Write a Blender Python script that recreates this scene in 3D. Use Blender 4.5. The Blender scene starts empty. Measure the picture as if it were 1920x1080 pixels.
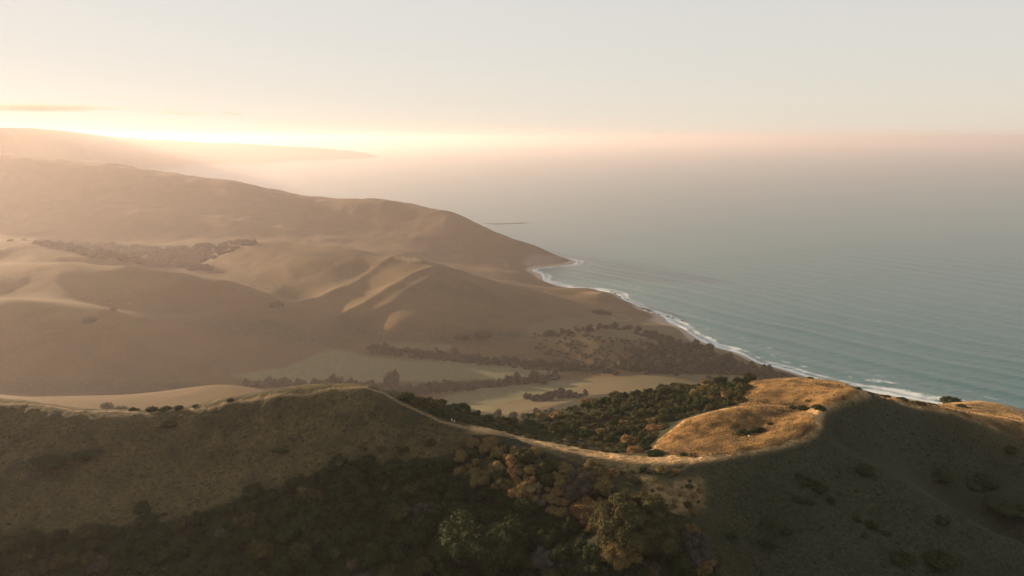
import bpy, math, random
import numpy as np
from mathutils import Vector, Matrix

random.seed(7)
rng = np.random.default_rng(7)
scene = bpy.context.scene
R = math.radians

# ---------------------------------------------------------------- camera
cam_data = bpy.data.cameras.new("camera")
cam = bpy.data.objects.new("camera", cam_data)
scene.collection.objects.link(cam)
cam.location = (0, 0, 300)
cam.rotation_euler = (R(90 - 11.4), 0, 0)
cam_data.sensor_width = 36.0
cam_data.lens = 36.0 * 1400 / 1920
cam_data.clip_start = 1.0
cam_data.clip_end = 200000.0
scene.camera = cam
scene.render.resolution_x, scene.render.resolution_y = 1920, 1080

# ---------------------------------------------------------------- sky and sun
SUN_AZ, SUN_EL = 57.0, 8.2                     # degrees to the left of the view, above the horizon
sun_dir = Vector((-math.sin(R(SUN_AZ)) * math.cos(R(SUN_EL)), math.cos(R(SUN_AZ)) * math.cos(R(SUN_EL)), math.sin(R(SUN_EL))))
world = bpy.data.worlds.new("World")
scene.world = world
world.use_nodes = True
wn, wl = world.node_tree.nodes, world.node_tree.links
wn.clear()
sky = wn.new("ShaderNodeTexSky")
sky.sky_type = 'NISHITA'
sky.sun_disc = False
sky.sun_elevation = R(SUN_EL)
sky.sun_rotation = R(-SUN_AZ)
sky.altitude = 300
sky.air_density = 1.0
sky.dust_density = 0.15
sky.ozone_density = 1.0
bg = wn.new("ShaderNodeBackground")
bg.inputs["Strength"].default_value = 0.15
wo = wn.new("ShaderNodeOutputWorld")
warm = wn.new("ShaderNodeMix")                 # a thin warm veil high in the air tints the whole sky
warm.data_type = 'RGBA'; warm.blend_type = 'MULTIPLY'
warm.inputs[0].default_value = 1.0
warm.inputs[7].default_value = (1.37, 1.3, 1.22, 1.0)
pale = wn.new("ShaderNodeHueSaturation")
pale.inputs["Saturation"].default_value = 1.15
soft = wn.new("ShaderNodeGamma")
soft.inputs["Gamma"].default_value = 0.12
wl.new(sky.outputs[0], soft.inputs["Color"])
wl.new(soft.outputs[0], pale.inputs["Color"])
wl.new(pale.outputs[0], warm.inputs[6])
wl.new(warm.outputs[2], bg.inputs["Color"])
wl.new(bg.outputs[0], wo.inputs["Surface"])

sun_data = bpy.data.lights.new("sun", 'SUN')
sun_data.energy = 5.0
sun_data.angle = R(0.5)
sun_data.color = (1.0, 0.69, 0.42)
sun = bpy.data.objects.new("sun", sun_data)
scene.collection.objects.link(sun)
sun.location = sun_dir * 3000
sun.rotation_euler = sun_dir.to_track_quat('Z', 'Y').to_euler()

scene.view_settings.view_transform = 'Standard'
scene.view_settings.look = 'None'
scene.view_settings.exposure = 1.65
scene.view_settings.gamma = 1.0
scene.cycles.volume_bounces = 2
scene.cycles.max_bounces = 6
scene.cycles.use_denoising = True

# ---------------------------------------------------------------- terrain heights
CAM_H, FPX, PITCH = 300.0, 1400.0, math.radians(11.4)
CP, SP = math.cos(PITCH), math.sin(PITCH)
def slope_of(v):                       # metres of drop per metre of forward distance
    yc = -(np.asarray(v, float) - 540.0) / FPX
    return (SP - yc * CP) / (CP + yc * SP)
def side_of(u, v):                     # metres sideways per metre of forward distance
    yc = -(np.asarray(v, float) - 540.0) / FPX
    return (np.asarray(u, float) - 960.0) / FPX / (CP + yc * SP)

CTRL = []                              # (s, lnY, z)
def cy(*pts):                          # survey point: bearing u, dip v, distance Y
    for u, v, Y in pts:
        CTRL.append((float(side_of(u, v)), math.log(Y), CAM_H - float(slope_of(v)) * Y))
def cz(*pts):                          # bearing u, dip v, height z
    for u, v, z in pts:
        Y = (CAM_H - z) / float(slope_of(v))
        CTRL.append((float(side_of(u, v)), math.log(Y), z))
def cg(*pts):                          # bearing u, distance Y, height z
    for u, Y, z in pts:
        CTRL.append(((u - 960.0) / FPX * 1.02, math.log(Y), z))

# waterline and sea bed
cz((1920,790,-3),(1700,747,0),(1600,729,0),(1500,703,0),(1420,680,0),(1350,653,0),(1290,624,0),(1250,602,0),
   (1210,583,0),(1170,563,0),(1130,546,0),(1022,528,0),(1010,512,0),(1007,503,0),(1035,500,0),(1067,496,0))
cg((1000,1890,0),(960,2000,-1),(915,2280,0),(880,2500,0),(700,2900,0),(500,3400,0),(300,4000,0),(100,4500,0),
   (1080,1481,0))
cg((1920,830,-9),(1780,900,-9),(1650,950,-9),(1550,1010,-9),(1470,1080,-9),(1400,1150,-9),(1340,1250,-9),(1300,1340,-9),
   (1250,1450,-9),(1180,1560,-9),(1090,1640,-8),(1075,1700,-6),(1130,1780,-8),(1080,1880,-9),(1010,2060,-9),(980,2300,-10),
   (980,2600,-12),(850,2900,-10),(650,3300,-10),(450,3900,-10),(250,4500,-12))
cg((1920,1000,-18),(2400,800,-18),(2400,1300,-25),(1800,1300,-22),(1500,1600,-22),(1300,2000,-22),(1900,2000,-28),(1200,2800,-25),
   (1700,3200,-30),(2400,3000,-30),(1100,3800,-25),(800,4300,-25),(1500,4800,-30))
# coastal shelf and cliff tops
cz((1490,708,10),(1440,695,22),(1380,690,24),(1350,668,24),(1300,645,24),(1240,610,13),(1190,583,12),(1225,595,4),(1150,565,15),
   (1135,553,22),(1105,541,24),(1040,541,22),(1010,548,30),(980,515,22),(960,530,30),(1000,520,12),(1005,535,14))
# far hill
cy((0,290,2500),(60,297,2480),(180,308,2430),(240,318,2400),(320,327,2360),(420,338,2300),(500,357,2250),(560,369,2200),
   (620,376,2150),(690,374,2100),(740,382,2060),(840,395,1980),(900,420,1920),(950,443,1870),(1000,458,1830),(1040,480,1795))
cy((0,360,2200),(150,350,2230),(300,385,2080),(0,410,1950),(250,400,1960),(400,412,1930),(500,427,1880),(600,452,1780),(430,395,2020),
   (560,405,2020),(660,420,1960),(700,440,1850),(800,450,1800),(780,415,1930),(900,468,1750),(950,490,1700),(850,490,1620),(1010,488,1745),(760,470,1660))
cg((0,2900,190),(200,2900,150),(400,2750,110),(600,2550,70),(750,2350,60),(850,2200,45),(-400,2500,240),(-400,3300,120),(0,3500,90),
   (-1200,2500,220),(-1200,1700,110),(-1200,3800,60),(-400,4300,20),(250,3500,40))
# middle hills, far row
cy((0,453,1420),(70,454,1410),(120,466,1360),(200,488,1290),(0,475,1330),(100,462,1650),(200,468,1660),(300,472,1650),(400,466,1600),
   (300,490,1480),(340,500,1400))
cg((100,1850,72),(300,1800,62),(480,1700,60),(640,1600,60))
cy((375,490,1500),(430,468,1480),(480,454,1460),(560,458,1430),(640,463,1400),(700,476,1370),(728,484,1340),(480,490,1340),(500,520,1240),
   (600,510,1240),(560,540,1180),(660,495,1270))
cy((742,481,1300),(775,489,1270),(700,508,1250),(640,545,1130),(580,566,1090),(812,504,1225),(745,540,1120),(665,590,1040),(870,520,1220),
   (940,535,1240),(1010,546,1280),(1080,553,1330),(880,547,1150),(1000,574,1160),(1100,582,1190),(1190,600,1190),
   (690,545,1150),(610,572,1085),(760,515,1200),(640,575,1080),
   (750,600,1005),(800,560,1100),(900,600,1030),(700,622,1000),(850,640,960),(950,620,1005),(1000,602,1070),(1100,597,1120),(1060,566,1240),
   (930,565,1130))
cg((760,1480,55),(850,1400,45),(920,1380,36))
# middle hills, second and third rows
cy((-200,495,1170),(0,495,1160),(150,495,1150),(240,503,1130),(340,514,1110),(430,528,1090),(500,551,1075),(600,590,1050),(690,622,1012),
   (0,530,1050),(200,550,1020),(350,560,1045),(400,588,1010),(500,602,1000),(600,626,1000))
cg((0,1290,86),(200,1240,66),(350,1260,60),(450,1200,52),(550,1120,44))
cy((-200,565,910),(0,565,900),(60,567,902),(200,581,920),(330,596,940),(430,616,950),(530,638,945),(605,657,932),
   (0,610,852),(0,650,822),(0,700,785),(150,620,870),(170,600,892),(250,640,870),(350,680,850),(430,700,842),(300,610,920),(400,650,905),(150,700,798),
   (300,715,802),(500,665,918))
cg((0,1000,84),(200,1000,74),(330,1005,62),(430,1010,52))
# valley floor
cz((480,690,25),(560,690,22),(700,665,22),(640,675,22),(800,655,24),(900,680,20),(1000,690,20),(1100,695,20),(800,690,18),(900,725,17),(850,755,17),
   (1000,740,19),(1200,705,26),(1300,705,26),(1390,703,22),(1160,722,27),(700,715,18),(560,715,20),(1070,675,24))
cy((1130,617,985),(1060,632,965),(1210,650,955),(1130,655,915),(1250,635,1050),(1180,612,1080))
cg((1130,1060,26))
# low knolls behind the near ridge
cy((-200,745,562.4),(0,746,578),(80,745,595.1),(170,742,627.8),(420,721,627.8),(470,727,627.8))
cg((0,365,153),(170,397,140),(250,530,94),(330,530,96),(420,447,126),(520,463,118),(620,496,103),(0,734,43),(200,743,34),(400,795,24))
# near ridge crest
cy((-600,757,171.6),(-300,755,168.3),(-100,755,165),(0,757,164.5),(60,760,163.9),(150,769,162.8),(260,774,161.7),(330,772,161.2),(420,757,160.6),(520,740,159.5),(600,731,159),
   (680,727,158.4),(722,737,157.3),(770,758,154.6),(820,781,151.8),(870,798,149.1),(950,816,146.3),(1020,831,144.1),(1090,847,141.9),(1160,857,139.7),
   (1230,861,138.6),(1300,860,138.1),(1380,850,138.6),(1450,836,140.8),(1510,821,144.1),(1535,800,148),(1537,785,151.8),(1545,770,156.2),(1580,750,161.7),(1610,735,165.6))
cg((-300,220,211),(0,196,221),(150,185,223),(300,183,223),(450,183,225),(600,185,225),(700,183,224))
# near ridge, face towards the viewer
cy((0,830,154),(300,830,154),(440,830,152.9),(600,800,151.8),(450,900,145.2),(0,910,142.5),(300,905,145.8),(560,880,144.7),(750,850,143.6),(0,1080,125.4),(150,1000,132.6),(300,1080,124.9),(500,960,135.3),
   (700,1080,122.7),(700,930,137.5),(850,860,141.9),(900,960,128.7),(900,1080,119.9),(1000,980,124.3),(1100,1080,110),(1000,1080,115.5),(1000,900,130.4),(1100,900,131.5),(1100,980,121.6),(1250,910,129.2),(1250,1080,110.6),(1250,990,119.4),
   (1380,900,133.1),(1380,980,127.1),(1400,1080,118.3))
cy((1500,880,134.8),(1500,960,126),(1520,1080,113.3),(1640,980,127.1),(1650,1080,114.4),(1580,850,142.5),(1640,882,138.1),(1720,922,134.2),(1800,967,130.9),(1900,1018,127.6),
   (2000,1060,124.9),(1760,1060,118.8),(1900,1080,121),(1560,890,136.4))
# behind the spur
cg((1575,250,206),(1610,222,218),(1610,270,199),(1650,228,214),(1650,300,186),(1700,240,209),(1700,310,181),(1760,282,192),(1760,335,170),(1820,312,180),(1880,300,182),(1950,285,186))
cg((1790,151,225),(1860,146,221),(1960,140,218))
cy((1900,930,150.2),(1850,890,165),(1900,850,171.6),(1740,850,161.7),(1650,800,157.9),(1800,800,171.6),(1900,800,182.1),(1600,780,159),(1570,830,148.5),(1650,850,148),(1700,790,165),
   (1800,870,162.2))
cy((1642,742,172.2),(1700,751,184.8),(1790,757,232.6),(1850,757,271.5),(1920,779,226.6),(1750,775,202.4))
cg((1700,365,164),(1600,298,196),(1920,530,80),(1800,562,87),(1700,760,16),(1600,562,84),(1600,790,14),(1500,628,76),(1500,830,15),(1400,628,77),(1400,800,22),(2300,233,192),(2300,148,218),(2300,116,224))
# bowl of scrub behind the ridge
cy((805,755,172.7),(870,772,180.4),(950,787,188.7),(1000,784,204.6),(1060,766,212.9),(1130,748,217.8),(1180,740,221.7),(1260,730,223.3),(1340,719,226.1),(1400,715,221.1),(1500,711,212.9),(1570,716,201.3),
   (1100,800,182.6),(1200,790,188.7),(1260,762,200.8),(1150,830,168.3),(1000,812,172.7),(1190,845,158.4),(1330,745,204.6),(900,795,161.7))
cg((800,217,206),(870,247,190),(950,309,159),(1060,348,151),(1180,363,153),(1280,374,152))
cy((1240,826,156.2),(1290,787,161.2),(1380,766,161.7),(1440,766,161.7),(1500,773,159.5),(1350,820,149.1),(1420,815,150.7),(1300,850,140.8),(1450,765,181.5),(1500,757,180.4),(1290,815,154))
cg((1290,175,230),(1380,177,232))
# below the frame
cg((0,109,213),(400,107,212),(800,107,212),(1100,104,215),(1400,99,220),(1700,99,220),(2000,106,220),(0,76,209),(700,73,208),(1400,73,213),(2000,73,213),
   (-1000,99,214),(-1000,165,232),(-1000,727,68),(-1000,1000,85),(-600,900,95),(-600,562,91),(-600,1200,100),(-600,298,185),(-300,1500,100),(2600,132,208),(2600,66,208),(700,46,208))

def tps(r2):
    return np.where(r2 > 1e-14, 0.5 * r2 * np.log(np.maximum(r2, 1e-14)), 0.0)
_c = np.array(CTRL)
_n = len(_c)
_A = np.zeros((_n + 3, _n + 3))
_d2 = (_c[:, None, 0] - _c[None, :, 0]) ** 2 + (_c[:, None, 1] - _c[None, :, 1]) ** 2
_A[:_n, :_n] = tps(_d2) + np.eye(_n) * 2e-5
_A[:_n, _n] = 1; _A[:_n, _n + 1:] = _c[:, :2]
_A[_n:, :_n] = _A[:_n, _n:].T
_w = np.linalg.solve(_A, np.concatenate([_c[:, 2], [0, 0, 0]]))
def tps_eval(s, q):
    out = np.empty(s.shape)
    for i in range(0, s.size, 20000):
        a, b = s.ravel()[i:i + 20000], q.ravel()[i:i + 20000]
        d2 = (a[:, None] - _c[None, :, 0]) ** 2 + (b[:, None] - _c[None, :, 1]) ** 2
        out.ravel()[i:i + 20000] = tps(d2) @ _w[:_n] + _w[_n] + _w[_n + 1] * a + _w[_n + 2] * b
    return out
S0, S1, Q0, Q1 = -1.55, 1.15, math.log(46.0), math.log(4800.0)
# coarse solve, then cubic refinement to the fine fan-shaped grid
NCS, NCQ = 280, 460
_cs, _cq = np.linspace(S0, S1, NCS), np.linspace(Q0, Q1, NCQ)
_coarse = tps_eval(*np.meshgrid(_cs, _cq))            # [q, s]
def _cubic(arr, t):                                   # Catmull-Rom along axis 0
    n = arr.shape[0]; i = np.clip(np.floor(t).astype(int), 0, n - 2); f = (t - i)[:, None]
    p0, p1, p2, p3 = (arr[np.clip(i + k, 0, n - 1)] for k in (-1, 0, 1, 2))
    return p1 + 0.5 * f * (p2 - p0 + f * (2 * p0 - 5 * p1 + 4 * p2 - p3 + f * (3 * (p1 - p2) + p3 - p0)))
NS, NQ = 1250, 1430
GS, GQ = np.linspace(S0, S1, NS), np.linspace(Q0, Q1, NQ)
_t = _cubic(_coarse, np.linspace(0, NCQ - 1, NQ))
GZ = _cubic(_t.T.copy(), np.linspace(0, NCS - 1, NS)).T.copy()   # heights [q, s]
GY = np.exp(GQ)
GX = GS[None, :] * GY[:, None]
GYY = np.repeat(GY[:, None], NS, 1)

def vnoise(x, y, seed):                               # smooth value noise, about -1..1
    xi, yi = np.floor(x).astype(np.int64), np.floor(y).astype(np.int64)
    fx, fy = x - xi, y - yi
    fx, fy = fx * fx * fx * (fx * (fx * 6 - 15) + 10), fy * fy * fy * (fy * (fy * 6 - 15) + 10)
    def h(a, b):
        n = (a * 374761393 + b * 668265263 + seed * 2147483647) & 0x7fffffff
        n = ((n ^ (n >> 13)) * 1274126177) & 0x7fffffff
        return ((n ^ (n >> 16)) & 0xffff) / 32767.5 - 1.0
    return (h(xi, yi) * (1 - fx) + h(xi + 1, yi) * fx) * (1 - fy) + (h(xi, yi + 1) * (1 - fx) + h(xi + 1, yi + 1) * fx) * fy
def fbm(x, y, scale, octaves, seed, gain=0.5):
    out = 0; amp = 1; tot = 0
    for k in range(octaves):
        out = out + amp * vnoise(x / scale * 2 ** k + 13.7 * k, y / scale * 2 ** k + 7.1 * k, seed + k); tot += amp; amp *= gain
    return out / tot
# spurs running off the middle and far hills
def _spur(pix, amp, w, ymin=500):
    global GZ
    pts = []
    for u, v in pix:
        sl, t = float(side_of(u, v)), float(slope_of(v)); k = np.clip(int((sl - S0) / (S1 - S0) * (NS - 1)), 0, NS - 1)
        j = np.nonzero((GZ[:, k] >= CAM_H - t * GY) & (GY > ymin))[0]
        if len(j): pts.append((sl * GY[j[0]], GY[j[0]]))
    d = np.full(GZ.shape, 1e9)
    for (x0, y0), (x1, y1) in zip(pts[:-1], pts[1:]):
        dx, dy = x1 - x0, y1 - y0
        t = np.clip(((GX - x0) * dx + (GYY - y0) * dy) / (dx * dx + dy * dy + 1e-9), 0, 1)
        d = np.minimum(d, np.hypot(GX - x0 - t * dx, GYY - y0 - t * dy))
    GZ = GZ + amp * np.exp(-np.abs(d / w) ** 1.4)
_spur([(745,484),(715,500),(680,522),(640,545),(600,562),(565,570)], 4.5, 16)
_spur([(812,505),(770,520),(720,550),(670,580),(640,595)], 4, 15)
_spur([(830,508),(780,540),(735,570),(700,590)], 3.5, 13)
_spur([(860,520),(900,545),(950,575),(1000,590),(1050,598)], 3.5, 16)
_spur([(250,401),(330,405),(400,413),(500,427),(560,440),(610,453)], 6, 45)
_spur([(240,505),(330,518),(420,540),(500,565),(560,590),(620,618)], 3.5, 16)
_spur([(170,605),(250,640),(330,672),(400,692),(450,704)], 4, 16)
_spur([(400,470),(440,500),(480,525),(520,545)], 3, 18)
_spur([(1450,836),(1510,821),(1533,801),(1537,785),(1546,770),(1580,751),(1608,737)], 0.5, 2.4, 82)
_spur([(1540,806),(1580,850),(1640,882),(1720,922),(1800,967),(1900,1018)], 0.5, 3.0, 82)
# weathering: small rills and humps, finer near the viewer
_land = np.clip((GZ - 1.0) / 8.0, 0, 1)
GZ += _land * (np.where(GYY < 600, 0.17 * fbm(GX, GYY, 13, 3, 5), 0) + 0.9 * fbm(GX, GYY, 38, 3, 5) * np.clip(GYY / 700 - 0.6, 0, 2.0) + 0.15 * fbm(GX, GYY, 1.9, 2, 9) * np.clip(600 / GYY - 0.6, 0, 1))
GZ += _land * np.clip((GYY - 1400) / 500, 0, 1) * 3.0 * fbm(GX * 1.3, GYY * 0.7, 120, 4, 21)

_hill = np.clip((GZ - 26) / 40, 0, 1) * np.clip((GYY - 620) / 250, 0, 1)
_rid = 1 - 2.4 * np.abs(fbm(GX + 0.35 * GYY, GYY * 0.6 - 0.2 * GX, 150, 3, 33))
GZ += _hill * 1.7 * _rid * np.clip(GYY / 1100, 0.6, 1.7)

def height(s, q):                                     # bilinear lookup
    a = np.clip((np.asarray(s, float) - S0) / (S1 - S0) * (NS - 1), 0, NS - 1.001)
    b = np.clip((np.asarray(q, float) - Q0) / (Q1 - Q0) * (NQ - 1), 0, NQ - 1.001)
    i, j = a.astype(int), b.astype(int); fa, fb = a - i, b - j
    return (GZ[j, i] * (1 - fa) + GZ[j, i + 1] * fa) * (1 - fb) + (GZ[j + 1, i] * (1 - fa) + GZ[j + 1, i + 1] * fa) * fb
def ground(x, y):
    return height(np.asarray(x, float) / np.asarray(y, float), np.log(y))
def hit(u, v, ymin=82):                                        # where the line of sight to (u, v) meets the land: x, y, z
    s = float(side_of(u, v)); t = float(slope_of(v))
    zz = height(np.full(NQ, s), GQ)
    above = np.nonzero((zz >= CAM_H - t * GY) & (GY > ymin))[0]
    if len(above) == 0: return None
    j = above[0]; Y = GY[j]
    return s * Y, Y, float(zz[j])

# ---------------------------------------------------------------- helpers
def link(o):
    scene.collection.objects.link(o); return o
def tag(o, label=None, cat=None, group=None, kind=None):
    if label: o["label"] = label
    if cat: o["category"] = cat
    if group: o["group"] = group
    if kind: o["kind"] = kind
    return o
def mesh_from(name, verts, faces, mat, smooth=True, attrs=None):
    verts = np.asarray(verts, np.float32); faces = np.asarray(faces, np.int32)
    me = bpy.data.meshes.new(name)
    k = faces.shape[1]
    me.vertices.add(len(verts)); me.vertices.foreach_set("co", verts.ravel())
    me.loops.add(faces.size); me.loops.foreach_set("vertex_index", faces.ravel())
    me.polygons.add(len(faces)); me.polygons.foreach_set("loop_start", np.arange(0, faces.size, k, dtype=np.int32))
    me.polygons.foreach_set("use_smooth", np.full(len(faces), smooth))
    for an, vals in (attrs or {}).items():
        a = me.attributes.new(an, 'FLOAT', 'POINT'); a.data.foreach_set("value", np.asarray(vals, np.float32).ravel())
    me.update(calc_edges=True)
    if mat: me.materials.append(mat)
    return me
def obj(name, me, parent=None):
    o = bpy.data.objects.new(name, me); link(o)
    if parent: o.parent = parent
    return o
def grid_faces(nr, nc):
    i = np.arange(nr * nc).reshape(nr, nc)
    return np.stack([i[:-1, :-1], i[:-1, 1:], i[1:, 1:], i[1:, :-1]], -1).reshape(-1, 4)

class Mat:                                            # small node-tree writer
    def __init__(self, name):
        self.m = bpy.data.materials.new(name); self.m.use_nodes = True
        self.t = self.m.node_tree; self.t.nodes.clear()
        self.out = self.n("ShaderNodeOutputMaterial")
    def n(self, kind, **kw):
        x = self.t.nodes.new(kind)
        for k, v in kw.items():
            if k.startswith("i_"):
                key = k[2:]; x.inputs[int(key) if key.isdigit() else key.replace("_", " ")].default_value = v
            else: setattr(x, k, v)
        return x
    def l(self, a, b): self.t.links.new(a, b)
    def val(self, x, sock):
        if isinstance(x, (int, float)): sock.default_value = x
        elif isinstance(x, tuple): sock.default_value = (*x, 1.0) if len(x) == 3 else x
        else: self.l(x, sock)
    def math(self, op, a, b=0.0, clamp=False):
        x = self.n("ShaderNodeMath", operation=op, use_clamp=clamp)
        self.val(a, x.inputs[0]); self.val(b, x.inputs[1]); return x.outputs[0]
    def mix(self, f, a, b, blend='MIX'):
        x = self.n("ShaderNodeMix", data_type='RGBA', blend_type=blend)
        self.val(f, x.inputs[0]); self.val(a, x.inputs[6]); self.val(b, x.inputs[7]); return x.outputs[2]
    def noise(self, scale, detail=3.0, rough=0.55, vec=None, dist=0.0):
        x = self.n("ShaderNodeTexNoise", i_Scale=scale, i_Detail=detail, i_Roughness=rough, i_Distortion=dist)
        if vec is not None: self.l(vec, x.inputs["Vector"])
        return x.outputs[0]
    def ramp(self, x, lo, hi):
        r = self.n("ShaderNodeMapRange"); self.val(x, r.inputs[0])
        r.inputs[1].default_value = lo; r.inputs[2].default_value = hi; return r.outputs[0]
    def attr(self, name):
        return self.n("ShaderNodeAttribute", attribute_name=name).outputs["Fac"]
    def pos(self, scale=None):
        p = self.n("ShaderNodeNewGeometry").outputs["Position"]
        if scale is None: return p
        mp = self.n("ShaderNodeMapping"); mp.inputs["Scale"].default_value = scale; self.l(p, mp.inputs["Vector"]); return mp.outputs[0]

# ---------------------------------------------------------------- ground zones, drawn on the map
PV = None
def _project(x, y, z):
    t = (CAM_H - z) / y
    yc = (SP - t * CP) / (CP + t * SP)
    return 960 + (x / y) * FPX * (CP + yc * SP), 540 - yc * FPX
GU, GV = _project(GX, GYY, GZ)
_wu = 7 * fbm(GX, GYY, 16, 3, 31); _wv = 4 * fbm(GX, GYY, 14, 3, 47)
def in_poly(u, v, poly):
    inside = np.zeros(np.shape(u), bool); n = len(poly)
    for i in range(n):
        (x0, y0), (x1, y1) = poly[i], poly[(i + 1) % n]
        if y0 == y1: continue
        c = ((y0 > v) != (y1 > v)) & (u < (x1 - x0) * (v - y0) / (y1 - y0) + x0)
        inside ^= c
    return inside
def blur(a, k=2):
    for _ in range(k):
        a = (np.roll(a, 1, 0) + a + np.roll(a, -1, 0)) / 3; a = (np.roll(a, 1, 1) + a + np.roll(a, -1, 1)) / 3
    return a
def zone(ymin, ymax, poly, ragged=1.0, soft=2):
    r = (GYY > ymin) & (GYY < ymax)
    m = np.zeros(GZ.shape)
    m[r] = in_poly(GU[r] + ragged * _wu[r], GV[r] + ragged * _wv[r], poly)
    return blur(m, soft)
def seg_dist(px, py, pts):
    d = np.full(np.shape(px), 1e9)
    for (x0, y0), (x1, y1) in zip(pts[:-1], pts[1:]):
        dx, dy = x1 - x0, y1 - y0
        t = np.clip(((px - x0) * dx + (py - y0) * dy) / (dx * dx + dy * dy + 1e-9), 0, 1)
        d = np.minimum(d, np.hypot(px - x0 - t * dx, py - y0 - t * dy))
    return d
def trail(pix, width, ymin, ymax):
    pts = [hit(u, v) for u, v in pix]; pts = [(p[0], p[1]) for p in pts if p]
    fine = []
    for a, b in zip(pts[:-1], pts[1:]):
        if math.hypot(a[0] - b[0], a[1] - b[1]) < 160: fine.append((a, b))
    d = np.full(GZ.shape, 1e9); r = (GYY > ymin) & (GYY < ymax)
    wob = 0.8 * fbm(GX[r], GYY[r], 7.70, 1, 42)
    for a, b in fine: d[r] = np.minimum(d[r], seg_dist(GX[r] + wob, GYY[r] + wob, [a, b]))
    return np.clip(1.5 - d / width, 0, 1)

green = np.maximum.reduce([
    zone(760, 960, [(430,702),(530,690),(600,660),(640,655),(690,668),(780,675),(900,676),(1060,692),(1075,702),(900,712),(700,718),(560,722),(470,715)], 0.5),
    zone(695, 900, [(790,755),(900,728),(1050,712),(1120,716),(1060,735),(960,752),(900,772),(840,772)], 0.5),
    zone(850, 1050, [(700,650),(720,641),(800,641),(850,648),(845,657),(780,652)], 0.3)])
olive = np.maximum.reduce([
    zone(562, 960, [(1040,735),(1060,712),(1250,700),(1400,705),(1430,716),(1300,725),(1150,740),(1060,755),(960,775),(880,775)], 0.6) * 0.8,
    zone(850, 1300, [(960,640),(1000,605),(1150,585),(1250,600),(1330,650),(1200,640),(1080,640)], 1.0) * 0.5])
scrub = np.maximum.reduce([
    zone(150, 760, [(745,738),(800,748),(870,764),(950,778),(1000,775),(1070,752),(1180,730),(1300,716),(1410,710),(1395,740),(1385,760),(1300,780),(1270,790),(1235,822),(1215,846),(1180,856),(1090,845),(960,815),(880,795),(820,780),(770,757)], 0.8),
    zone(99, 148, [(-50,1300),(-50,1010),(150,1000),(230,985),(320,975),(440,940),(540,910),(620,875),(760,865),(850,850),(885,815),(960,818),(1030,850),(1130,885),(1170,930),(1290,970),(1330,1050),(1360,1300)], 1.0),
    zone(562, 1300, [(1230,645),(1300,640),(1380,680),(1490,704),(1500,715),(1380,700),(1200,700),(1130,690),(1180,675)], 0.8),
    zone(1350, 1900, [(60,446),(200,456),(330,462),(490,448),(430,468),(370,490),(400,510),(300,500),(200,486),(120,464)], 0.6)])
spur_gully = np.maximum.reduce([
    zone(132, 178, [(1700,890),(1780,870),(1900,900),(1990,960),(1990,1060),(1900,1015),(1800,950),(1740,925)], 1.2, 6),
    zone(99, 158, [(-60,900),(80,850),(190,840),(190,880),(90,920),(40,960),(-60,960)], 1.5, 8) * 0.5,
    zone(628, 1000, [(-60,715),(350,715),(420,728),(300,742),(-60,738)], 0.8, 4) * 0.8,
    zone(860, 1100, [(660,640),(850,628),(960,618),(1000,632),(900,645),(720,642)], 1.2, 5),
    zone(1300, 1900, [(50,450),(200,458),(330,463),(490,448),(430,470),(372,492),(400,512),(300,500),(200,484),(110,464)], 0.8, 4),
    zone(800, 1120, [(-60,690),(150,690),(330,712),(430,722),(300,735),(-60,730)], 1.5, 10) * 0.6,
    zone(930, 1130, [(330,600),(450,590),(560,610),(650,640),(600,652),(500,636),(400,625)], 2.0, 9) * 0.8,
    zone(960, 1180, [(-60,540),(150,545),(350,575),(300,590),(150,572),(-60,560)], 2.0, 10) * 0.6,
    zone(1080, 1500, [(360,492),(400,488),(470,515),(560,545),(600,565),(540,560),(450,532),(390,512)], 1.8, 8) * 0.9,
    zone(1150, 1500, [(820,492),(870,486),(900,500),(880,512),(840,505)], 1.2, 5) * 0.9,
    zone(950, 1180, [(640,590),(680,600),(720,620),(800,622),(900,612),(980,622),(1000,636),(860,632),(720,640),(640,625)], 2.0, 9) * 0.8,
    zone(900, 1150, [(520,640),(600,625),(700,640),(640,655),(560,648)], 1.0, 5) * 0.6])
gold = np.maximum.reduce([  # sunlight painted in: same grass in a brighter tone where sun falls
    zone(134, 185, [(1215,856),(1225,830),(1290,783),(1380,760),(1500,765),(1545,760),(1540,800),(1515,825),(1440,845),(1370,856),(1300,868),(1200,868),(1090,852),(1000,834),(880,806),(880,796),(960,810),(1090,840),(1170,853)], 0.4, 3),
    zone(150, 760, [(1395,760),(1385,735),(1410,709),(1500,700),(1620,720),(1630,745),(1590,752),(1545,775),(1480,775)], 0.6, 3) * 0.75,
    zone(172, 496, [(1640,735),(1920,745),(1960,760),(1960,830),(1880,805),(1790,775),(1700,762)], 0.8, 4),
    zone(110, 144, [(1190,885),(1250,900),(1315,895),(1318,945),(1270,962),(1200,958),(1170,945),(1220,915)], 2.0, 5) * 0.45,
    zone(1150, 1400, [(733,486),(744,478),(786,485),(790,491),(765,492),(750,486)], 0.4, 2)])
shady = np.clip((GX - 8 + 6 * fbm(GX, GYY, 20, 2, 140)) / 40, 0, 1)  # deeper painted shade, darker and greener, towards the right slope
dull = np.clip((190 - GYY) / 22, 0, 1)  # shade of the near slope put into its grass colour
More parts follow.
